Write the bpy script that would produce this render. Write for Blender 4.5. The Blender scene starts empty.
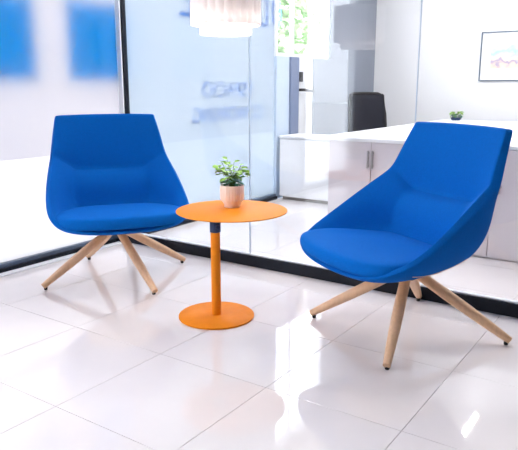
import bpy, bmesh, math, random
from mathutils import Vector, Matrix
from mathutils.bvhtree import BVHTree
random.seed(7)
C = bpy.context.scene.collection
scn = bpy.context.scene
PI = math.pi

# ------------------------------------------------------------------ camera, sky, exposure
H = 1.03                     # lens height above the floor
F_PX, HOR, VB = 626.0, 85.0, 697.5
pit = math.atan((225 - HOR) / F_PX)
yaw = math.atan((VB - 259) / (F_PX / math.cos(pit)))
fw = Vector((-math.sin(yaw), math.cos(yaw), 0)); rt = Vector((math.cos(yaw), math.sin(yaw), 0))
Fd = fw * math.cos(pit) - Vector((0, 0, 1)) * math.sin(pit)
Ud = fw * math.sin(pit) + Vector((0, 0, 1)) * math.cos(pit)
cam = bpy.data.cameras.new('camera'); co = bpy.data.objects.new('camera', cam); C.objects.link(co)
cam.sensor_width = 36; cam.lens = F_PX * 36 / 518; cam.clip_start = 0.05; cam.clip_end = 200
co.matrix_world = Matrix(((rt.x, Ud.x, -Fd.x, 0), (rt.y, Ud.y, -Fd.y, 0), (rt.z, Ud.z, -Fd.z, H), (0, 0, 0, 1)))
scn.camera = co

w = bpy.data.worlds.new('sky'); scn.world = w; w.use_nodes = True
bg = w.node_tree.nodes['Background']; bg.inputs[0].default_value = (0.90, 0.945, 1.0, 1); bg.inputs[1].default_value = 5.6
scn.view_settings.view_transform = 'Standard'; scn.view_settings.look = 'None'
scn.view_settings.gamma = 1; scn.view_settings.use_curve_mapping = False
scn.view_settings.exposure = 0.93

# ------------------------------------------------------------------ materials
def mat(name):
    m = bpy.data.materials.new(name); m.use_nodes = True
    return m, m.node_tree.nodes, m.node_tree.links
def pbr(name, col, rough=0.5, metal=0.0, spec=0.5, var=0.0, scale=20, bump=0.0, bscale=200, sheen=0.0, coat=0.0, stretch=None):
    m, n, l = mat(name); b = n['Principled BSDF']
    b.inputs['Base Color'].default_value = (*col, 1); b.inputs['Roughness'].default_value = rough
    b.inputs['Metallic'].default_value = metal; b.inputs['Specular IOR Level'].default_value = spec
    b.inputs['Sheen Weight'].default_value = sheen; b.inputs['Coat Weight'].default_value = coat
    tc = n.new('ShaderNodeTexCoord'); mp = n.new('ShaderNodeMapping'); l.new(tc.outputs['Object'], mp.inputs[0])
    if stretch: mp.inputs['Scale'].default_value = stretch
    if var:
        t = n.new('ShaderNodeTexNoise'); t.inputs['Scale'].default_value = scale; t.inputs['Detail'].default_value = 4
        l.new(mp.outputs[0], t.inputs['Vector'])
        r = n.new('ShaderNodeValToRGB'); l.new(t.outputs[0], r.inputs[0])
        r.color_ramp.elements[0].position = 0.3; r.color_ramp.elements[1].position = 0.7
        r.color_ramp.elements[0].color = (*[c * (1 - var) for c in col], 1)
        r.color_ramp.elements[1].color = (*[min(1, c * (1 + var)) for c in col], 1)
        l.new(r.outputs[0], b.inputs['Base Color'])
    if bump:
        t2 = n.new('ShaderNodeTexNoise'); t2.inputs['Scale'].default_value = bscale; l.new(mp.outputs[0], t2.inputs['Vector'])
        bp = n.new('ShaderNodeBump'); bp.inputs['Strength'].default_value = bump; bp.inputs['Distance'].default_value = 0.002
        l.new(t2.outputs[0], bp.inputs['Height']); l.new(bp.outputs[0], b.inputs['Normal'])
    return m
def fabric(name, col):
    m, n, l = mat(name); b = n['Principled BSDF']
    b.inputs['Roughness'].default_value = 0.85; b.inputs['Specular IOR Level'].default_value = 0.08
    b.inputs['Sheen Weight'].default_value = 0.04; b.inputs['Sheen Roughness'].default_value = 0.4
    b.inputs['Sheen Tint'].default_value = (0.25, 0.55, 1, 1)
    tc = n.new('ShaderNodeTexCoord')
    t = n.new('ShaderNodeTexNoise'); t.inputs['Scale'].default_value = 420; t.inputs['Detail'].default_value = 2; l.new(tc.outputs['Object'], t.inputs['Vector'])
    r = n.new('ShaderNodeValToRGB'); l.new(t.outputs[0], r.inputs[0]); r.color_ramp.elements[0].position = 0.3; r.color_ramp.elements[1].position = 0.7
    r.color_ramp.elements[0].color = (*[c * 0.8 for c in col], 1); r.color_ramp.elements[1].color = (*[min(1, c * 1.2) for c in col], 1)
    l.new(r.outputs[0], b.inputs['Base Color'])
    bp = n.new('ShaderNodeBump'); bp.inputs['Strength'].default_value = 0.2; bp.inputs['Distance'].default_value = 0.001
    l.new(t.outputs[0], bp.inputs['Height']); l.new(bp.outputs[0], b.inputs['Normal'])
    return m
def emit(name, col, s):
    m, n, l = mat(name); n.remove(n['Principled BSDF']); e = n.new('ShaderNodeEmission')
    e.inputs[0].default_value = (*col, 1); e.inputs[1].default_value = s
    l.new(e.outputs[0], n['Material Output'].inputs[0]); return m
def schlick(n, l, f0):
    lw = n.new('ShaderNodeLayerWeight'); lw.inputs[0].default_value = 0.5
    p = n.new('ShaderNodeMath'); p.operation = 'POWER'; l.new(lw.outputs['Facing'], p.inputs[0]); p.inputs[1].default_value = 5
    a = n.new('ShaderNodeMath'); a.operation = 'MULTIPLY_ADD'; l.new(p.outputs[0], a.inputs[0]); a.inputs[1].default_value = 1 - f0; a.inputs[2].default_value = f0
    return a
def glass(name, tint, f0=0.045):
    m, n, l = mat(name); n.remove(n['Principled BSDF'])
    t = n.new('ShaderNodeBsdfTransparent'); t.inputs[0].default_value = (*tint, 1)
    g = n.new('ShaderNodeBsdfGlossy'); g.inputs['Roughness'].default_value = 0.0
    mx = n.new('ShaderNodeMixShader'); l.new(schlick(n, l, f0).outputs[0], mx.inputs[0])
    l.new(t.outputs[0], mx.inputs[1]); l.new(g.outputs[0], mx.inputs[2]); l.new(mx.outputs[0], n['Material Output'].inputs[0])
    return m
def film(name, col, gloss=0.04, clear=0.0):
    m, n, l = mat(name); n.remove(n['Principled BSDF'])
    t = n.new('ShaderNodeBsdfTranslucent'); t.inputs[0].default_value = (*col, 1)
    g = n.new('ShaderNodeBsdfGlossy'); g.inputs['Roughness'].default_value = 0.08
    mx = n.new('ShaderNodeMixShader'); l.new(schlick(n, l, gloss).outputs[0], mx.inputs[0])
    l.new(t.outputs[0], mx.inputs[1]); l.new(g.outputs[0], mx.inputs[2]); l.new(mx.outputs[0], n['Material Output'].inputs[0])
    return m

M = dict(
    tile=pbr('glazed_tile', (0.80, 0.75, 0.75), 0.035, var=0.03, scale=3, spec=0.6),
    grout=pbr('grout', (0.68, 0.645, 0.65), 0.8, var=0.1, bump=0.3),
    white=pbr('white_paint', (0.86, 0.86, 0.87), 0.6, var=0.01, scale=4, bump=0.05),
    grey=pbr('grey_blue_paint', (0.24, 0.27, 0.33), 0.6, var=0.02, scale=4, bump=0.05),
    warm=pbr('warm_plaster', (0.30, 0.265, 0.25), 0.7, var=0.02, scale=4, bump=0.05),
    taupe=pbr('taupe_plaster', (0.16, 0.14, 0.13), 0.7, var=0.02, scale=4, bump=0.05),
    black=pbr('black_aluminium', (0.006, 0.009, 0.018), 0.5, spec=0.25, var=0.15, scale=60),
    slate=pbr('slate_aluminium', (0.10, 0.14, 0.20), 0.35, var=0.1, scale=60),
    stile=pbr('steel_blue_paint', (0.16, 0.21, 0.34), 0.4, var=0.05),
    paleblue=pbr('pale_blue_laminate', (0.55, 0.66, 0.80), 0.4, var=0.02),
    alu=pbr('white_aluminium', (0.80, 0.82, 0.85), 0.4, var=0.02),
    blue=fabric('blue_wool', (0.001, 0.128, 0.52)),
    bluedk=fabric('blue_wool_shell', (0.001, 0.120, 0.49)),
    wood=pbr('pale_ash', (0.80, 0.51, 0.31), 0.45, var=0.06, scale=14, stretch=(6, 6, 0.6), bump=0.1, bscale=60),
    ply=pbr('plywood_edge', (0.55, 0.36, 0.22), 0.5, var=0.1),
    rubber=pbr('black_rubber', (0.015, 0.015, 0.018), 0.6, var=0.1),
    orange=pbr('orange_powder_coat', (0.86, 0.265, 0.010), 0.5, spec=0.18, var=0.03, scale=40, bump=0.08, bscale=500),
    navy=pbr('navy_plastic', (0.012, 0.035, 0.12), 0.4, var=0.05),
    peach=pbr('peach_ceramic', (0.95, 0.81, 0.73), 0.35, var=0.03),
    soil=pbr('soil', (0.05, 0.03, 0.02), 0.9, var=0.3),
    leaf=pbr('green_leaf', (0.28, 0.50, 0.08), 0.45, var=0.5, scale=30),
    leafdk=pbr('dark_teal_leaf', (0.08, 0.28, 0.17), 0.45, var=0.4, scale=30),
    stem=pbr('stem', (0.10, 0.20, 0.04), 0.6, var=0.2),
    shade=pbr('white_lampshade', (0.86, 0.83, 0.84), 0.5, var=0.01),
    lamp=emit('lamp_glow', (1, 0.94, 0.89), 6.0),
    led=emit('led_glow', (1, 0.97, 0.95), 33.0),
    lam=pbr('white_laminate', (0.74, 0.67, 0.69), 0.3, var=0.015, scale=5),
    top=pbr('white_worktop', (0.90, 0.90, 0.91), 0.3, var=0.01, scale=5),
    chrome=pbr('brushed_steel', (0.45, 0.42, 0.40), 0.3, metal=1.0, var=0.05),
    brass=pbr('worn_bronze', (0.42, 0.27, 0.18), 0.4, metal=0.6, var=0.08),
    mesh=pbr('black_mesh_fabric', (0.008, 0.011, 0.022), 0.7, spec=0.25, var=0.3, scale=120),
    glass=glass('clear_glass', (0.985, 0.99, 0.995)),
    pglass=glass('partition_glass', (0.975, 0.985, 0.995), 0.04),
    film=film('frosted_film', (0.372, 0.358, 0.368)), filmlo=film('frosted_film_ground_glow', (0.46, 0.445, 0.446)),
    filmb=film('frosted_film_bluish', (0.335, 0.354, 0.376)), filmblo=film('frosted_film_bluish_ground_glow', (0.355, 0.374, 0.394)),
    sign=film('blue_translucent_acrylic', (0.004, 0.60, 0.98), 0.04),
    letter=film('blue_vinyl', (0.30, 0.55, 0.92), 0.02),
    pave=pbr('pale_paving', (0.93, 0.92, 0.91), 0.85, var=0.1, scale=2),
    bark=pbr('bark', (0.12, 0.09, 0.06), 0.9, var=0.3),
    canopy=pbr('tree_leaf', (0.36, 0.50, 0.27), 0.6, var=0.4, scale=3),
)

_m = M['shade']; _n, _l = _m.node_tree.nodes, _m.node_tree.links
_t = _n.new('ShaderNodeBsdfTranslucent'); _t.inputs[0].default_value = (0.9, 0.86, 0.84, 1); _x = _n.new('ShaderNodeMixShader'); _x.inputs[0].default_value = 0.35
_l.new(_n['Principled BSDF'].outputs[0], _x.inputs[1]); _l.new(_t.outputs[0], _x.inputs[2]); _l.new(_x.outputs[0], _n['Material Output'].inputs[0])

# ------------------------------------------------------------------ helpers
def link(name, me, m=None, parent=None, smooth=False):
    o = bpy.data.objects.new(name, me); C.objects.link(o)
    if m is not None: me.materials.append(m)
    if smooth:
        for p in me.polygons: p.use_smooth = True
    if parent: o.parent = parent
    return o
def from_bm(name, bm, m, parent=None, smooth=False):
    bmesh.ops.recalc_face_normals(bm, faces=bm.faces)
    me = bpy.data.meshes.new(name); bm.to_mesh(me); bm.free(); return link(name, me, m, parent, smooth)
def box_bm(bm, a, b, bev=0.0):
    r = bmesh.ops.create_cube(bm, size=1.0)
    for v in r['verts']:
        v.co = Vector([(a[i] + b[i]) / 2 + v.co[i] * (b[i] - a[i]) for i in range(3)])
    if bev:
        es = {e for v in r['verts'] for e in v.link_edges}
        bmesh.ops.bevel(bm, geom=list(es), offset=bev, segments=2, affect='EDGES', profile=0.7)
def box(name, a, b, m, parent=None, bev=0.0):
    bm = bmesh.new(); box_bm(bm, a, b, bev); return from_bm(name, bm, m, parent)
def lathe_bm(bm, prof, seg=48, flute=0, famp=0.0, cen=(0, 0)):
    rings = []
    for r, z, *k in prof:
        amp = k[0] if k else 0
        ring = []
        for i in range(seg):
            a = 2 * PI * i / seg
            rr = r * (1 + amp * (math.cos(flute * a))) if flute else r
            ring.append(bm.verts.new((cen[0] + rr * math.cos(a), cen[1] + rr * math.sin(a), z)))
        rings.append(ring)
    for A, B in zip(rings, rings[1:]):
        for i in range(seg): bm.faces.new((A[i], A[(i + 1) % seg], B[(i + 1) % seg], B[i]))
    if prof[0][0] > 1e-6: bm.faces.new(rings[0])
    if prof[-1][0] > 1e-6: bm.faces.new(rings[-1][::-1])
def lathe(name, prof, m, parent=None, seg=48, flute=0, smooth=True, cen=(0, 0)):
    bm = bmesh.new(); lathe_bm(bm, prof, seg, flute, 0, cen); o = from_bm(name, bm, m, parent, smooth)
    if smooth: o.data.set_sharp_from_angle(angle=math.radians(40))
    return o
def tube_bm(bm, pts, rad, seg=10, cap=True):
    pts = [Vector(p) for p in pts]; rings = []
    rad = rad if isinstance(rad, (list, tuple)) else [rad] * len(pts)
    for i, p in enumerate(pts):
        t = (pts[min(i + 1, len(pts) - 1)] - pts[max(i - 1, 0)]).normalized()
        u = t.cross(Vector((0, 0, 1)) if abs(t.z) < 0.95 else Vector((1, 0, 0))).normalized(); v = t.cross(u)
        rings.append([bm.verts.new(p + (u * math.cos(2 * PI * k / seg) + v * math.sin(2 * PI * k / seg)) * rad[i]) for k in range(seg)])
    for A, B in zip(rings, rings[1:]):
        for k in range(seg): bm.faces.new((A[k], A[(k + 1) % seg], B[(k + 1) % seg], B[k]))
    if cap: bm.faces.new(rings[0][::-1]); bm.faces.new(rings[-1])
def tube(name, pts, rad, m, parent=None, seg=10):
    bm = bmesh.new(); tube_bm(bm, pts, rad, seg); o = from_bm(name, bm, m, parent, True)
    o.data.set_sharp_from_angle(angle=math.radians(50)); return o
def tag(o, label, cat, group=None):
    o['label'] = label; o['category'] = cat
    if group: o['group'] = group
    return o
def thing(name, label, cat, loc=(0, 0, 0), rz=0, group=None):
    o = bpy.data.objects.new(name, None); C.objects.link(o); o.location = loc; o.rotation_euler = (0, 0, rz)
    return tag(o, label, cat, group)
def struct(o):
    o['kind'] = 'structure'; return o
def subsurf(o, n=3):
    s = o.modifiers.new('subsurf', 'SUBSURF'); s.levels = n; s.render_levels = n
    for p in o.data.polygons: p.use_smooth = True
    return o

# ------------------------------------------------------------------ room shell
XS, YP = -3.08, 2.8685          # storefront plane, glass partition plane
XR, Y0, YB, ZC = 2.6, -2.4, 6.85, 2.7
YE = 4.80                        # where the frosted storefront ends

fl = struct(box('floor', (XS - 0.05, Y0 - 0.05, -0.06), (XR + 0.05, YB + 0.05, -0.010), M['grout']))
bmt = bmesh.new(); PX, PY = 0.497, 0.498
box_bm(bmt, (-PX / 2 + 0.0010, -PY / 2 + 0.0008, -0.012), (PX / 2 - 0.0008, PY / 2 - 0.0008, 0.0), 0.0008)
tme = bpy.data.meshes.new('tile'); bmt.to_mesh(tme); bmt.free(); tme.materials.append(M['tile'])
def cut_tile(x0, x1, y0, y1):
    bm = bmesh.new(); box_bm(bm, (x0 + 0.0010, y0 + 0.0008, -0.012), (x1 - 0.0008, y1 - 0.0008, 0.0), 0.0008)
    return from_bm('tile', bm, M['tile'], fl)
gx, gy = -0.616, 1.670
ix = range(math.floor((XS - gx) / PX), math.ceil((XR - gx) / PX)); iy = range(math.floor((Y0 - gy) / PY), math.ceil((YB - gy) / PY))
for i in ix:
    for j in iy:
        x0, x1 = gx + i * PX, gx + (i + 1) * PX; y0, y1 = gy + j * PY, gy + (j + 1) * PY
        if x0 >= XS and x1 <= XR and y0 >= Y0 and y1 <= YB:
            o = bpy.data.objects.new('tile', tme); C.objects.link(o); o.parent = fl; o.location = ((x0 + x1) / 2, (y0 + y1) / 2, 0)
        else:
            a, b, c, d = max(x0, XS), min(x1, XR), max(y0, Y0), min(y1, YB)
            if b - a > 0.02 and d - c > 0.02: cut_tile(a, b, c, d)
struct(box('ceiling', (XS - 0.2, Y0 - 0.1, ZC), (XR + 0.1, YB + 0.1, ZC + 0.1), M['white']))
struct(box('wall_right', (XR, Y0 - 0.1, -0.06), (XR + 0.1, YB + 0.1, ZC), M['taupe']))
struct(box('wall_rear', (XS - 0.1, Y0 - 0.1, -0.06), (XR, Y0, ZC), M['warm']))
struct(box('wall_back', (XS - 0.1, YB, -0.06), (XR, YB + 0.1, ZC), M['white']))

# storefront: one frosted pane and an unseen clear one for daylight on our side, one large pane beyond the partition
ZT = 2.55
hd = struct(box('trim_1', (XS - 0.10, Y0, ZT), (XS + 0.02, YB, ZC), M['white']))
ZF = 0.62
def pane_window(nm, y0, y1, fm, fy0, fy1):
    wdw = struct(box(nm, (XS - 0.055, y0, 0.05), (XS - 0.045, y1, ZT), M['glass']))
    if fm:
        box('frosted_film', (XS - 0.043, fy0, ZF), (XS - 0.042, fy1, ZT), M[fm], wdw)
        box('lower_film_glow', (XS - 0.043, fy0, 0.05), (XS - 0.042, fy1, ZF), M[fm + 'lo'], wdw)  # paler lower zone: glow of bright ground outside put into the film colour
    return wdw
struct(box('wall_storefront', (XS - 0.10, Y0, 0.05), (XS - 0.01, -0.60, ZT), M['warm']))  # unseen stretch made solid to keep its reflection in the partition dim
pane_window('window_2', -0.56, 0.46, None, 0, 0)  # unseen pane left clear so skylight reaches the right chair
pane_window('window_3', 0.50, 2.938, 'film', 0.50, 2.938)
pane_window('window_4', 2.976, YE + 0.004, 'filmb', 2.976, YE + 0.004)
for k, y in enumerate((-0.58, 0.48, 2.957)):
    struct(box('trim_%d' % (k + 2), (XS - 0.075, y - 0.018, 0.0), (XS - 0.005, y + 0.018, ZT), M['alu']))
# sill profile of the storefront: dark rail with a white strip at its foot
sill = struct(box('baseboard_left', (XS - 0.10, Y0, -0.01), (XS + 0.005, YE, 0.028), M['black'], bev=0.002))
box('sill_rail_lit_top', (XS - 0.10, Y0, 0.028), (XS - 0.012, YE, 0.05), M['slate'], sill, 0.002)  # paler than the black profile below: light on its top put into colour
box('white_strip', (XS + 0.0055, Y0, 0.0005), (XS + 0.055, YP - 0.04, 0.008), M['alu'], sill, 0.001)

# glass partition: black foot rail, black end post, three panes
fr = struct(box('trim_5', (XS + 0.006, YP - 0.004, 0.0), (XR, YP + 0.046, 0.064), M['black'], bev=0.003))
box('glazing_bead', (XS + 0.10, YP + 0.006, 0.064), (XR, YP + 0.036, 0.070), M['alu'], fr, 0.001)
box('end_post', (XS + 0.074, YP + 0.004, 0.064), (XS + 0.088, YP + 0.038, ZC), M['black'], fr, 0.002)
box('head_rail', (XS + 0.088, YP - 0.004, ZC - 0.06), (XR, YP + 0.046, ZC), M['black'], fr, 0.002)
jx = [XS + 0.088, -2.038, -1.080, 0.0, 1.1, XR]
for k in range(5):
    struct(box('window_%d' % (k + 5), (jx[k] + (0.002 if k else 0), YP + 0.016, 0.064), (jx[k + 1] - 0.002, YP + 0.026, ZC - 0.06), M['pglass']))
    if k: box('joint_seal', (jx[k] - 0.0012, YP + 0.015, 0.070), (jx[k] + 0.0012, YP + 0.027, ZC - 0.06), M['paleblue'], fr)

# end of the storefront beyond the partition: door set, window over it and grey wall
ZW = 1.28
wl = struct(box('wall_left', (XS - 0.10, 5.78, -0.06), (XS, YB, ZT), M['grey']))
box('spandrel', (XS - 0.10, 5.45, -0.06), (XS, 5.78, ZW), M['grey'], wl)
dr = struct(box('door_1', (XS - 0.06, 5.165, 0.0), (XS - 0.01, 5.445, ZW), M['alu'], bev=0.002))
box('door_panel', (XS - 0.06, YE + 0.005, 0.0), (XS - 0.015, 5.02, ZW), M['paleblue'], dr, 0.002)
box('door_stile', (XS - 0.06, 5.022, 0.0), (XS + 0.005, 5.162, ZW), M['stile'], dr, 0.003)
lk = box('lock_plate', (XS - 0.0095, 5.185, 1.06), (XS + 0.006, 5.235, 1.15), M['rubber'], dr, 0.003)
hb = bmesh.new(); tube_bm(hb, [(XS - 0.012, 5.19, 0.985), (XS + 0.05, 5.19, 0.985), (XS + 0.058, 5.215, 0.982), (XS + 0.055, 5.36, 0.968)], [0.014, 0.014, 0.013, 0.009], 10)
from_bm('door_handle', hb, M['rubber'], dr, True)
wn = struct(box('window_10', (XS - 0.055, YE + 0.03, ZW + 0.03), (XS - 0.045, 5.75, ZT), M['glass']))
box('window_frame', (XS - 0.07, YE + 0.005, ZW), (XS - 0.02, 5.78, ZW + 0.03), M['alu'], wn, 0.002)
box('window_frame', (XS - 0.07, YE + 0.005, ZW + 0.03), (XS - 0.02, YE + 0.03, ZT), M['alu'], wn, 0.002)
box('window_frame', (XS - 0.07, 5.75, ZW + 0.03), (XS - 0.02, 5.78, ZT), M['alu'], wn, 0.002)
box('glazing_bar', (XS - 0.065, 5.10, ZW + 0.03), (XS - 0.03, 5.125, ZT), M['alu'], wn, 0.002)

# outside
o = struct(box('ground', (-40, -30, -0.16), (XS - 0.11, 40, -0.08), M['pave']))

# signage on the outer face of the storefront glass
for k, (y0, y1, lb) in enumerate(((1.86, 2.325, 'blue square sign panel on frosted window at the left picture edge'),
                                  (2.55, 3.01, 'blue square sign panel on frosted window next to the black post'))):
    tag(box('sign_panel', (XS - 0.105, y0, 1.06), (XS - 0.095, y1, 1.53), M['sign'], None, 0.002), lb, 'sign', 'blue square signs on the shop window')
def lettering(txt, yhi, ylo, z0, z1, lb, gap=0.0575):
    cu = bpy.data.curves.new('lettering', 'FONT'); cu.body = txt; cu.extrude = 0.001; cu.size = 0.1
    to = bpy.data.objects.new('lettering_source', cu); C.objects.link(to)
    dg = bpy.context.evaluated_depsgraph_get(); dg.update()
    me = bpy.data.meshes.new_from_object(to.evaluated_get(dg)); C.objects.unlink(to); bpy.data.objects.remove(to)
    xs = [v.co.x for v in me.vertices]; yy = [v.co.y for v in me.vertices]
    a, b, c, d = min(xs), max(xs), min(yy), max(yy)
    for v in me.vertices:
        p = v.co.copy()
        v.co = (XS - gap + p.z, yhi - (p.x - a) / (b - a) * (yhi - ylo), z0 + (p.y - c) / (d - c) * (z1 - z0))
    me.flip_normals()
    return tag(link('window_lettering', me, M['letter']), lb, 'lettering', 'blue letters on the shop window')
lettering('ESPACIO', 4.46, 3.80, 0.934, 1.052, 'upper line of blurred blue lettering reading ESPACIO, mirrored on the window')
lettering('COWORKING', 4.62, 3.68, 0.745, 0.863, 'lower line of blurred blue lettering reading COWORKING, mirrored on the window')
lettering('O', 4.94, 4.76, 1.515, 1.77, 'large blue letter at the far end of the frosted window')
lettering('D', 4.70, 4.54, 1.515, 1.77, 'large blue letter beside the pendant lamp, right of it')
lettering('E', 3.70, 3.56, 1.515, 1.77, 'large blue letter just left of the pendant lamp')

# ------------------------------------------------------------------ swivel lounge chairs
def chair_parts():
    R = {  # right half of the cage: column -> rows
        'T': {7: (.297, -.116, .664), 6: (.180, -.156, .578), 5: (0, -.165, .574), 8: (.326, .04, .562), 9: (.345, .20, .455), 10: (.332, .325, .392), 11: (.20, .385, .348), 12: (0, .402, .346)},
        'N': {7: (.280, -.088, .630), 6: (.186, -.110, .560), 5: (0, -.112, .558), 8: (.316, .055, .535), 9: (.328, .20, .440), 10: (.312, .315, .385), 11: (.192, .37, .346), 12: (0, .39, .344)},
        'M': {5: (0, -.062, .49), 6: (.198, -.058, .495), 7: (.250, -.010, .53), 8: (.292, .08, .480), 9: (.306, .19, .418), 10: (.285, .30, .370), 11: (.18, .35, .344), 12: (0, .37, .342)},
        'B': {5: (0, -.060, .370), 6: (.208, -.055, .370), 7: (.234, -.005, .370), 8: (.262, .07, .370), 9: (.28, .18, .36), 10: (.26, .28, .352), 11: (.17, .34, .340), 12: (0, .355, .34)},
        'OT': {7: (.314, -.158, .652), 6: (.20, -.245, .63), 5: (0, -.262, .63), 8: (.346, .02, .546), 9: (.362, .19, .440), 10: (.345, .340, .378), 11: (.21, .398, .340), 12: (0, .416, .338)},
        'OM': {5: (0, -.242, .47), 6: (.205, -.225, .47), 7: (.320, -.145, .485), 8: (.342, .03, .44), 9: (.348, .19, .378), 10: (.322, .330, .342), 11: (.195, .388, .325), 12: (0, .406, .323)},
        'OL': {5: (0, -.165, .345), 6: (.185, -.155, .345), 7: (.270, -.085, .355), 8: (.295, .05, .340), 9: (.285, .17, .325), 10: (.245, .28, .318), 11: (.155, .335, .314), 12: (0, .35, .312)},
        'UM': {7: (.281, -.163, .772), 6: (.165, -.182, .740), 5: (0, -.188, .738)},
        'UT': {7: (.266, -.214, .869), 6: (.150, -.224, .873), 5: (0, -.228, .874)},
        'OUM': {7: (.294, -.200, .768), 6: (.175, -.262, .755), 5: (0, -.280, .755)},
        'OUT': {7: (.271, -.245, .865), 6: (.155, -.278, .867), 5: (0, -.288, .867)},
    }
    mir = {0: 10, 1: 9, 2: 8, 3: 7, 4: 6, 13: 11}
    bm = bmesh.new(); V = {}
    vl = bm.verts.layers.float.new('crease_vert'); cl = bm.edges.layers.float.new('crease_edge')
    for r, d in R.items():
        for c in range(14):
            if c in d: V[r, c] = bm.verts.new(d[c])
            elif c in mir and mir[c] in d:
                q = d[mir[c]]; V[r, c] = bm.verts.new((-q[0], q[1], q[2]))
    for c in range(14):
        p = V['OL', c].co; V['OB', c] = bm.verts.new((p.x * 0.5, 0.08 + (p.y - 0.08) * 0.5, 0.302))
        p = V['B', c].co; V['F', c] = bm.verts.new((p.x * 0.5, 0.08 + (p.y - 0.08) * 0.5, 0.352))
    cb = bm.verts.new((0, 0.08, 0.300)); ct = bm.verts.new((0, 0.08, 0.352))
    q = lambda a, b: [bm.faces.new((V[a, c], V[a, (c + 1) % 14], V[b, (c + 1) % 14], V[b, c])) for c in range(14)]
    for a, b in (('T', 'N'), ('N', 'M'), ('M', 'B'), ('B', 'F'), ('OT', 'OM'), ('OM', 'OL'), ('OL', 'OB')): q(a, b)
    for c in range(14):
        bm.faces.new((V['OB', c], V['OB', (c + 1) % 14], cb)); bm.faces.new((V['F', c], V['F', (c + 1) % 14], ct))
        if c not in (3, 4, 5, 6): bm.faces.new((V['T', c], V['T', (c + 1) % 14], V['OT', (c + 1) % 14], V['OT', c]))
    for c in (3, 4, 5, 6):
        for a, b in (('T', 'UM'), ('UM', 'UT'), ('UT', 'OUT'), ('OUT', 'OUM'), ('OUM', 'OT')):
            bm.faces.new((V[a, c], V[a, c + 1], V[b, c + 1], V[b, c]))
    for c in (3, 7):
        bm.faces.new((V['T', c], V['UM', c], V['OUM', c], V['OT', c])); bm.faces.new((V['UM', c], V['UT', c], V['OUT', c], V['OUM', c]))
    def cr(a, b, k):
        e = bm.edges.get((a, b))
        if e: e[cl] = k
    for c in range(14):
        n = (c + 1) % 14
        if c in (3, 4, 5, 6):
            cr(V['T', c], V['T', n], 1.0); cr(V['N', c], V['N', n], 0.3); cr(V['UT', c], V['UT', n], 0.55); cr(V['OUT', c], V['OUT', n], 0.45)
        else:
            cr(V['T', c], V['T', n], 0.75 if c in (2, 7) else 0.6); cr(V['OT', c], V['OT', n], 0.5)
        cr(V['M', c], V['B', c], 0.6 if c in (4, 6) else 0)
    for c in (3, 7):
        for a, b in (('T', 'UM'), ('UM', 'UT'), ('OT', 'OUM'), ('OUM', 'OUT')): cr(V[a, c], V[b, c], 0.65)
        cr(V['UT', c], V['OUT', c], 0.7)
    for c in (4, 6): (cr(V['N', c], V['M', c], 0.6), cr(V['T', c], V['N', c], 0.5))
    for c in (3, 7):
        V['T', c][vl] = 0.8; V['OT', c][vl] = 0.5
    bmesh.ops.recalc_face_normals(bm, faces=bm.faces)
    shell = bpy.data.meshes.new('shell'); bm.to_mesh(shell); bm.free()
    # seat cushion
    out = {5: (0, -.070), 6: (.208, -.065), 7: (.242, -.01), 8: (.278, .07), 9: (.314, .20), 10: (.328, .335), 11: (.215, .415), 12: (0, .434)}
    ztop = {5: .388, 6: .388, 7: .390, 8: .398, 9: .412, 10: .410, 11: .410, 12: .410}
    bm = bmesh.new(); rows = []
    for kind in range(5):
        row = []
        for c in range(14):
            k = c if c in out else mir[c]; x, y = out[k]; x = x if c in out else -x
            if kind == 0: p = (x * .92, .02 + (y - .02) * .93, .344 if k >= 9 else .35)
            elif kind == 1: p = (x * 1.0, y, .358 if k >= 9 else .365)
            elif kind == 2: p = (x, y, ztop[k] - .008)
            elif kind == 3: p = (x * .95, .1 + (y - .1) * .95, ztop[k] + .006)
            else: p = (x * .5, .14 + (y - .14) * .5, .405 + .012 * y)
            row.append(bm.verts.new(p))
        rows.append(row)
    for A, B in zip(rows, rows[1:]):
        for c in range(14): bm.faces.new((A[c], A[(c + 1) % 14], B[(c + 1) % 14], B[c]))
    t = bm.verts.new((0, .14, .412)); b = bm.verts.new((0, .1, .346))
    for c in range(14):
        bm.faces.new((rows[4][c], rows[4][(c + 1) % 14], t)); bm.faces.new((rows[0][(c + 1) % 14], rows[0][c], b))
    bmesh.ops.recalc_face_normals(bm, faces=bm.faces)
    cush = bpy.data.meshes.new('seat_cushion'); bm.to_mesh(cush); bm.free()
    return shell, cush
shell_me, cush_me = chair_parts(); shell_me.materials.append(M['bluedk']); cush_me.materials.append(M['blue'])
def leg_mesh():
    bm = bmesh.new()
    a, b = Vector((0.030, 0, 0.265)), Vector((0.420, 0, 0.0195)); pts, rad = [], []
    for k in range(7):
        t = k / 6; pts.append(a.lerp(b, t)); rad.append(0.021 + 0.0035 * math.sin(t * PI) - 0.006 * t ** 2)
    tube_bm(bm, pts, rad, 16); bmesh.ops.recalc_face_normals(bm, faces=bm.faces)
    me = bpy.data.meshes.new('leg'); bm.to_mesh(me); bm.free(); me.materials.append(M['wood'])
    for p in me.polygons: p.use_smooth = True
    me.set_sharp_from_angle(angle=math.radians(50)); return me
leg_me = leg_mesh()
bm = bmesh.new(); lathe_bm(bm, [(0.008, 0.0), (0.009, 0.003), (0.009, 0.016)], 14, cen=(0.406, 0)); bmesh.ops.recalc_face_normals(bm, faces=bm.faces)
gl_me = bpy.data.meshes.new('glide'); bm.to_mesh(gl_me); bm.free(); gl_me.materials.append(M['rubber'])
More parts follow.
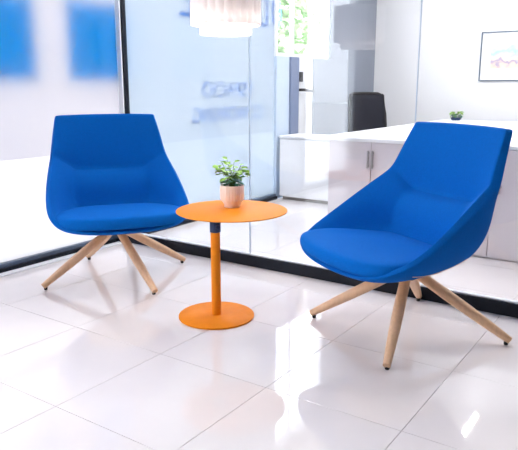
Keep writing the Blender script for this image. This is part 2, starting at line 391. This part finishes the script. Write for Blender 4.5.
def lounge_chair(loc, az, leg_az, label):
    t = thing('lounge_chair', label, 'chair', (loc[0], loc[1], 0), math.radians(az - 90), 'blue swivel lounge chairs')
    sh = subsurf(link('shell', shell_me, None, t)); dg = bpy.context.evaluated_depsgraph_get(); dg.update()
    ev = sh.evaluated_get(dg); tm = ev.to_mesh(); bvh = BVHTree.FromPolygons([v.co.copy() for v in tm.vertices], [list(p.vertices) for p in tm.polygons]); ev.to_mesh_clear()
    subsurf(link('seat_cushion', cush_me, None, t))
    for k in range(4):
        lg = link('leg', leg_me, None, t); lg.rotation_euler = (0, 0, math.radians(leg_az + 90 * k - (az - 90)))
        g = link('glide', gl_me, None, lg)
    lathe('hub', [(0.0, 0.232), (0.03, 0.232), (0.042, 0.24), (0.044, 0.270), (0.06, 0.296), (0.0, 0.300)], M['black'], t, 24)
    for sgn in (-1, 1):
        P = []
        for k in range(13):
            y = 0.24 - 0.30 * k / 12; z = 0.372 - 0.030 * math.sin(PI * (0.10 + 0.9 * k / 12)) + 0.012 * (k / 12)
            hit = bvh.ray_cast(Vector((sgn * 0.8, y, z)), Vector((-sgn, 0, 0)))
            if hit[0]: P.append(hit[0])
        if len(P) > 3: tube('piping', P, 0.0022, M['wood'], t, 6)
    # thin plywood edge of the base plate, seen as a pale line on the underside
    bmp = bmesh.new(); n = 40; ra = []
    for z, s in ((0.300, 0.93), (0.304, 1.0), (0.310, 1.0), (0.314, 0.9)):
        ra.append([bmp.verts.new((0.19 * s * math.copysign(abs(math.cos(2 * PI * i / n)) ** 0.75, math.cos(2 * PI * i / n)),
                                  0.09 + 0.20 * s * math.copysign(abs(math.sin(2 * PI * i / n)) ** 0.75, math.sin(2 * PI * i / n)), z)) for i in range(n)])
    for A, B in zip(ra, ra[1:]):
        for i in range(n): bmp.faces.new((A[i], A[(i + 1) % n], B[(i + 1) % n], B[i]))
    bmp.faces.new(ra[0][::-1]); bmp.faces.new(ra[-1])
    from_bm('base_plate', bmp, M['ply'], t)
    return t
lounge_chair((-2.519, 2.307), -36, -18, 'blue fabric lounge chair on wooden legs against the frosted window, left of the orange table')
lounge_chair((-0.910, 2.442), -120.5, 12.5, 'blue fabric lounge chair on wooden legs before the glass partition, right of the orange table')

# ------------------------------------------------------------------ orange side table and potted plant
ZT2 = 0.484
tb = thing('side_table', 'round orange metal side table between the two blue chairs', 'table', (-1.684, 2.12, 0))
lathe('base', [(0.0, 0.0), (0.168, 0.0), (0.1715, 0.002), (0.1715, 0.008), (0.169, 0.010), (0.0, 0.011)], M['orange'], tb, 72)
lathe('pole', [(0.0, 0.010), (0.0215, 0.010), (0.0215, ZT2 - 0.01), (0.0, ZT2 - 0.01)], M['orange'], tb, 32)
cl = lathe('collar', [(0.0218, 0.394), (0.0245, 0.396), (0.0245, 0.442), (0.0218, 0.444)], M['navy'], tb, 32)
tube('clamp_knob', [(0.02, -0.012, 0.422), (0.032, -0.018, 0.422)], [0.010, 0.008], M['navy'], cl, 14)
tx, ty = -1.655 + 1.684, 2.205 - 2.12
lathe('table_top', [(0.0, ZT2 - 0.006), (0.245, ZT2 - 0.006), (0.2495, ZT2 - 0.004), (0.2495, ZT2 - 0.001), (0.248, ZT2), (0.0, ZT2)], M['orange'], tb, 96, cen=(tx, ty))
lathe('top_plate', [(0.0, ZT2 - 0.016), (0.06, ZT2 - 0.016), (0.06, ZT2 - 0.006), (0.0, ZT2 - 0.006)], M['orange'], tb, 32)

def leaf_mesh(bm, c, d, up, L, W, mi=0):
    d = d.normalized(); s = d.cross(up).normalized(); n = s.cross(d).normalized()
    P = [c, c + d * L * .3 + s * W + n * L * .10, c + d * L * .72 + s * W * .75 + n * L * .06, c + d * L - n * L * .12,
         c + d * L * .72 - s * W * .75 + n * L * .06, c + d * L * .3 - s * W + n * L * .10, c + d * L * .5 - n * L * .02]
    v = [bm.verts.new(p) for p in P]
    for i in range(6):
        f = bm.faces.new((v[i], v[(i + 1) % 6], v[6])); f.material_index = mi
def foliage(bm, base, n, rad, hh, L, stems=None):
    for k in range(n):
        a = random.uniform(0, 2 * PI); r = rad * math.sqrt(random.random()); z = random.random()
        p = Vector((base[0] + r * math.cos(a) * (0.6 + 0.5 * z), base[1] + r * math.sin(a) * (0.6 + 0.5 * z), base[2] + hh * z))
        d = Vector((math.cos(a + random.uniform(-.7, .7)), math.sin(a + random.uniform(-.7, .7)), random.uniform(-.5, .5)))
        ll = L * random.uniform(.75, 1.2)
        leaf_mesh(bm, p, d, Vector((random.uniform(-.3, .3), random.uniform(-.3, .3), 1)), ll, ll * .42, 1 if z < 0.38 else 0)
        if stems is not None: tube_bm(stems, [(base[0] + random.uniform(-.012, .012), base[1] + random.uniform(-.012, .012), base[2] - 0.012), p.lerp(Vector(base), .5) + Vector((0, 0, .012)), p], 0.0011, 4, False)
pot = thing('potted_plant', 'small green ivy in a ribbed peach pot on the orange table', 'plant', (-1.695, 2.262, ZT2))
seg = 26 * 6
lathe('pot', [(0.0, 0.0), (0.034, 0.0), (0.036, 0.004), (0.036, 0.010), (0.040, 0.018, 0.0), (0.050, 0.030, 0.012), (0.0535, 0.042, 0.022), (0.0545, 0.085, 0.024),
              (0.0545, 0.098, 0.010), (0.0535, 0.102), (0.050, 0.102), (0.047, 0.086), (0.0, 0.084)], M['peach'], pot, seg, 26)
lathe('soil', [(0.0, 0.078), (0.0475, 0.086), (0.0, 0.091)], M['soil'], pot, 24)
bm = bmesh.new(); sb = bmesh.new()
foliage(bm, (0, 0, 0.105), 70, 0.052, 0.075, 0.030, sb)
for (dx, dz) in ((-0.045, 0.10), (-0.062, 0.085), (-0.02, 0.112), (0.04, 0.085), (0.058, 0.06), (0.01, 0.10), (-0.05, 0.065)):
    p = Vector((rt.x * dx, rt.y * dx, 0.105 + dz)); tube_bm(sb, [(0, 0, 0.09), p * 0.55 + Vector((0, 0, 0.05)), p], 0.0012, 4, False)
    for q in range(3):
        leaf_mesh(bm, p - Vector((0, 0, 0.012 * q)), Vector((rt.x * dx * 12 + random.uniform(-.7, .7), rt.y * dx * 12 + random.uniform(-.7, .7), random.uniform(-.2, .3))), Vector((0, -.4, 1)), 0.030, 0.012)
fo = from_bm('foliage', bm, M['leaf'], pot); fo.data.materials.append(M['leafdk']); fo['kind'] = 'stuff'
st = from_bm('stems', sb, M['stem'], pot); st['kind'] = 'stuff'

# ------------------------------------------------------------------ pendant lamp over the table
LX, LY, LZ = -1.70, 2.235, 1.240
pl = thing('pendant_lamp', 'white fluted two-tier pendant lamp hanging above the orange table', 'lamp', (LX, LY, LZ))
def drum(name, r, z0, z1, nfl, parent):
    bm = bmesh.new(); seg = nfl * 6; ro, ri = [], []
    for z, s in ((z0, 1.0), (z1, 1.0)):
        a_, b_ = [], []
        for i in range(seg):
            a = 2 * PI * i / seg; rr = r * (1 + 0.022 * (abs(math.sin(nfl * a / 2)) * 2 - 1))
            a_.append(bm.verts.new((rr * math.cos(a), rr * math.sin(a), z))); b_.append(bm.verts.new(((rr - .004) * math.cos(a), (rr - .004) * math.sin(a), z)))
        ro.append(a_); ri.append(b_)
    for i in range(seg):
        j = (i + 1) % seg
        bm.faces.new((ro[0][i], ro[0][j], ro[1][j], ro[1][i])); bm.faces.new((ri[0][j], ri[0][i], ri[1][i], ri[1][j]))
        bm.faces.new((ro[0][j], ro[0][i], ri[0][i], ri[0][j])); bm.faces.new((ro[1][i], ro[1][j], ri[1][j], ri[1][i]))
    o = from_bm(name, bm, M['shade'], parent); return o
drum('outer_shade', 0.148, 0.038, 0.24, 26, pl)
drum('inner_shade', 0.110, 0.0, 0.20, 22, pl)
lathe('top_plate', [(0.0, 0.232), (0.144, 0.232), (0.144, 0.238), (0.0, 0.240)], M['shade'], pl, 48)
lathe('diffuser', [(0.0, 0.012), (0.104, 0.012), (0.104, 0.018), (0.0, 0.018)], M['lamp'], pl, 48)
lathe('ring_diffuser', [(0.114, 0.060), (0.142, 0.060), (0.142, 0.064), (0.114, 0.064), (0.114, 0.060)], M['lamp'], pl, 48)
tube('cord', [(0, 0, 0.238), (0, 0, ZC - LZ - 0.02)], 0.003, M['shade'], pl, 8)
lathe('ceiling_rose', [(0.0, ZC - LZ - 0.025), (0.05, ZC - LZ - 0.025), (0.055, ZC - LZ), (0.0, ZC - LZ)], M['shade'], pl, 32)

# ------------------------------------------------------------------ ceiling light fittings: all but the back-wall one are unseen, added to brighten
for x, y0, y1, hw, lb in ((-1.62, 6.05, 6.78, 0.028, 'linear ceiling light nearest the back wall of the office'),
                          (0.2, 4.2, 6.2, 0.05, 'added unseen fill light over the right half of the office desk'),
                          (-0.8, 4.4, 6.0, 0.05, 'added unseen fill light over the left half of the office desk'),
                          (-0.6, 3.02, 3.72, 0.05, 'added unseen light brightening the office cabinet fronts behind the partition'),
                          (-2.45, 3.3, 4.5, 0.07, 'added unseen light brightening the front of the low credenza'),
                          (-2.75, -2.3, -0.2, 0.045, 'added unseen light giving the chairs directional light from the left front')):
    t = thing('ceiling_light', lb, 'light', (x, y0, ZC), 0, 'linear ceiling lights')
    box('housing', (-hw - 0.008, 0, -0.05), (hw + 0.008, y1 - y0, 0.0), M['alu'], t, 0.003)
    box('diffuser', (-hw, 0.01, -0.054), (hw, y1 - y0 - 0.01, -0.0505), M['led'], t)

# ------------------------------------------------------------------ office beyond the partition
YC, XC, ZCAB = 3.807, -2.025, 0.665
def cabinet(x0, x1, doors, label):
    t = thing('storage_cabinet', label, 'cabinet', ((x0 + x1) / 2, YC + 0.24, 0), 0, 'white office cabinets')
    hw = (x1 - x0) / 2 - 0.001
    box('body', (-hw, -0.22, 0.0), (hw, 0.24, ZCAB), M['lam'], t, 0.002)
    dw = 2 * hw / doors
    for k in range(doors):
        a = -hw + k * dw
        d = box('door', (a + 0.0025, -0.24, 0.012), (a + dw - 0.0025, -0.2205, ZCAB - 0.004), M['lam'], t, 0.0015)
        hx = a + dw - 0.016 if k == 0 and doors == 2 else a + 0.045 if doors == 1 else a + 0.016
        mm = M['chrome'] if doors == 2 else M['brass']
        hb = bmesh.new(); box_bm(hb, (hx - 0.006, -0.262, 0.495), (hx + 0.006, -0.252, 0.61), 0.003)
        for zz in (0.51, 0.595): box_bm(hb, (hx - 0.004, -0.253, zz - 0.004), (hx + 0.004, -0.2402, zz + 0.004))
        from_bm('handle', hb, mm, d)
        if doors == 1:
            kb = bmesh.new(); tube_bm(kb, [(hx, -0.239, 0.445), (hx, -0.252, 0.445)], 0.010, 14)
            box_bm(kb, (hx - 0.003, -0.275, 0.405), (hx + 0.004, -0.251, 0.452)); from_bm('key', kb, M['chrome'], d)
    return t
cabinet(XC, -1.397, 2, 'white two-door cabinet with steel bar handles at the left end of the row')
cabinet(-1.397, -0.930, 1, 'white cabinet hidden behind the right blue chair')
cabinet(-0.930, -0.40, 1, 'white cabinet with a bronze handle and a key, right of the right blue chair')
cabinet(-0.40, 0.23, 2, 'white cabinet at the right end of the row')
tag(box('worktop', (-2.10, YC - 0.012, ZCAB), (0.25, YC + 0.62, ZCAB + 0.022), M['top'], None, 0.002), 'long white worktop lying on the row of white cabinets', 'worktop')
dk = thing('office_desk', 'white office desk behind the cabinet worktop', 'desk', (-0.9, 5.43, 0))
box('desk_top', (-1.20, -0.98, ZCAB), (1.15, 0.98, ZCAB + 0.022), M['top'], dk, 0.002)
for sx in (-1.05, 1.05):
    for sy in (-0.9, 0.9): box('leg', (sx - 0.025, sy - 0.025, 0.0), (sx + 0.025, sy + 0.025, ZCAB), M['alu'], dk, 0.002)
box('modesty_panel', (-1.02, -0.01, 0.25), (1.02, 0.01, ZCAB), M['lam'], dk, 0.001)

# low white credenza against the end of the storefront
cr = thing('credenza', 'low white credenza standing under the door handle by the window', 'cabinet', (-2.56, 5.03, 0))
CD = 0.10
box('body', (-0.50, -0.21, 0.03), (0.55, CD, 0.565), M['top'], cr, 0.002)
box('plinth', (-0.48, -0.19, 0.0), (0.53, CD - 0.02, 0.03), M['warm'], cr)
box('top', (-0.502, -0.235, 0.565), (0.552, CD + 0.002, 0.585), M['top'], cr, 0.002)
for k in range(2): box('door', (-0.495 + 0.523 * k, -0.228, 0.04), (0.02 + 0.523 * k, -0.2105, 0.555), M['top'], cr, 0.0015)

# black office chair
oc = thing('office_chair', 'black mesh-back office chair standing behind the white worktop', 'chair', (-2.46, 5.62, 0), math.radians(-28 - 90))
bm = bmesh.new(); NX, NZ = 9, 9; gf, gb = [], []
for j in range(NZ):
    z = 0.50 + 0.445 * j / (NZ - 1); a_, b_ = [], []
    for i in range(NX):
        u = -1 + 2 * i / (NX - 1); hwid = 0.225 - 0.03 * (j / (NZ - 1)) ** 2; y = -0.20 + 0.055 * u * u - 0.05 * (j / (NZ - 1))
        a_.append(bm.verts.new((u * hwid, y, z))); b_.append(bm.verts.new((u * hwid, y - 0.025, z)))
    gf.append(a_); gb.append(b_)
for j in range(NZ - 1):
    for i in range(NX - 1):
        bm.faces.new((gf[j][i], gf[j][i + 1], gf[j + 1][i + 1], gf[j + 1][i])); bm.faces.new((gb[j][i + 1], gb[j][i], gb[j + 1][i], gb[j + 1][i + 1]))
for j in range(NZ - 1):
    bm.faces.new((gf[j][0], gf[j + 1][0], gb[j + 1][0], gb[j][0])); bm.faces.new((gf[j][-1], gb[j][-1], gb[j + 1][-1], gf[j + 1][-1]))
for i in range(NX - 1):
    bm.faces.new((gf[0][i], gb[0][i], gb[0][i + 1], gf[0][i + 1])); bm.faces.new((gf[-1][i], gf[-1][i + 1], gb[-1][i + 1], gb[-1][i]))
bk = from_bm('backrest', bm, M['mesh'], oc, True)
fp = [(-.225, -.16, .50), (-.215, -.18, .75), (-.198, -.205, .93), (-.15, -.228, .948), (0, -.26, .952), (.15, -.228, .948), (.198, -.205, .93), (.215, -.18, .75), (.225, -.16, .50)]
tube('back_frame', fp, 0.014, M['rubber'], oc, 8)
subsurf(box('seat', (-0.24, -0.17, 0.43), (0.24, 0.27, 0.51), M['mesh'], oc, 0.02), 2)
tube('back_support', [(0, -0.10, 0.42), (0, -0.24, 0.44), (0, -0.265, 0.62)], 0.02, M['rubber'], oc)
tube('column', [(0, 0.03, 0.08), (0, 0.03, 0.43)], 0.025, M['chrome'], oc, 16)
for k in range(5):
    a = 2 * PI * k / 5; lg = tube('base_arm', [(0, 0.03, 0.10), (0.29 * math.cos(a), 0.03 + 0.29 * math.sin(a), 0.065)], [0.022, 0.014], M['rubber'], oc)
    cx_, cy_ = 0.29 * math.cos(a), 0.03 + 0.29 * math.sin(a)
    tube('castor', [(cx_ - 0.012, cy_, 0.027), (cx_ + 0.012, cy_, 0.027)], 0.027, M['rubber'], lg, 16)
for s in (-1, 1):
    tube('armrest', [(s * 0.24, 0.0, 0.46), (s * 0.28, 0.0, 0.50), (s * 0.28, 0.0, 0.63)], 0.012, M['rubber'], oc)

# small plant on the desk
p2 = thing('desk_plant', 'tiny green plant in a dark bowl on the white office desk', 'plant', (-1.945, 6.32, ZCAB + 0.022))
lathe('pot', [(0.0, 0.0), (0.04, 0.0), (0.055, 0.025), (0.052, 0.028), (0.0, 0.022)], M['navy'], p2, 28)
bm = bmesh.new(); foliage(bm, (0, 0, 0.03), 60, 0.055, 0.055, 0.04)
f2 = from_bm('foliage', bm, M['leaf'], p2); f2.data.materials.append(M['leafdk']); f2['kind'] = 'stuff'

# framed picture on the back wall: loose watercolour of a town under a blue sky
pic = thing('framed_picture', 'framed watercolour with white mount on the white office wall', 'picture', (-1.58, YB, 1.315))
PW, PH = 0.315, 0.245
for nm, a, b in (('frame_rail', (-PW, -0.022, PH - 0.011), (PW, -0.001, PH)), ('frame_rail', (-PW, -0.022, -PH), (PW, -0.001, -PH + 0.011)),
                 ('frame_stile', (-PW, -0.022, -PH + 0.011), (-PW + 0.011, -0.001, PH - 0.011)), ('frame_stile', (PW - 0.011, -0.022, -PH + 0.011), (PW, -0.001, PH - 0.011))):
    box(nm, a, b, M['slate'], pic, 0.001)
box('mount', (-PW + 0.011, -0.012, -PH + 0.011), (PW - 0.011, -0.001, PH - 0.011), M['top'], pic)
m, n, l = mat('watercolour'); b = n['Principled BSDF']; b.inputs['Roughness'].default_value = 0.8
tc = n.new('ShaderNodeTexCoord'); sp = n.new('ShaderNodeSeparateXYZ'); l.new(tc.outputs['Object'], sp.inputs[0])
nz = n.new('ShaderNodeTexNoise'); nz.inputs['Scale'].default_value = 14; nz.inputs['Detail'].default_value = 3; l.new(tc.outputs['Object'], nz.inputs['Vector'])
ad = n.new('ShaderNodeMath'); ad.operation = 'MULTIPLY_ADD'; l.new(nz.outputs[0], ad.inputs[0]); ad.inputs[1].default_value = 0.22; l.new(sp.outputs['Z'], ad.inputs[2])
mr = n.new('ShaderNodeMapRange'); mr.inputs[1].default_value = -0.04; mr.inputs[2].default_value = 0.26; l.new(ad.outputs[0], mr.inputs[0])
r = n.new('ShaderNodeValToRGB'); l.new(mr.outputs[0], r.inputs[0]); e = r.color_ramp.elements
e[0].color = (0.75, 0.70, 0.62, 1); e[1].color = (0.86, 0.88, 0.9, 1)
for ps, c in ((0.18, (0.90, 0.66, 0.52)), (0.34, (0.38, 0.33, 0.50)), (0.44, (0.92, 0.76, 0.58)), (0.56, (0.60, 0.56, 0.68)), (0.66, (0.42, 0.68, 0.90)), (0.80, (0.66, 0.80, 0.92))):
    q = e.new(ps); q.color = (*c, 1)
l.new(r.outputs[0], b.inputs['Base Color'])
box('print', (-0.21, -0.0135, -0.12), (0.21, -0.0121, 0.12), m, pic)

# ------------------------------------------------------------------ trees outside the door window
def tree(x, y, hh, rad, lb, nl=1400):
    t = thing('tree', lb, 'tree', (x, y, -0.08), 0, 'trees outside the window')
    tube('trunk', [(0, 0, 0), (0.04, 0.02, hh * .35), (-0.03, 0.05, hh * .62)], [0.12, 0.09, 0.05], M['bark'], t, 12)
    bm = bmesh.new()
    for k in range(nl):
        v = Vector((random.gauss(0, 1), random.gauss(0, 1), random.gauss(0, 1))).normalized() * rad * random.uniform(.35, 1) ** .6
        p = Vector((v.x, v.y, hh * .66 + v.z * 1.05))
        leaf_mesh(bm, p, Vector((random.uniform(-1, 1), random.uniform(-1, 1), random.uniform(-.6, .3))), Vector((random.uniform(-.5, .5), random.uniform(-.5, .5), 1)), 0.24, 0.09)
    c = from_bm('crown', bm, M['canopy'], t); c['kind'] = 'stuff'
tree(-7.2, 10.6, 3.4, 1.15, 'leafy green tree outside, seen high through the clear window')
tree(-8.8, 14.6, 4.2, 1.5, 'taller pale green tree further off outside the window')
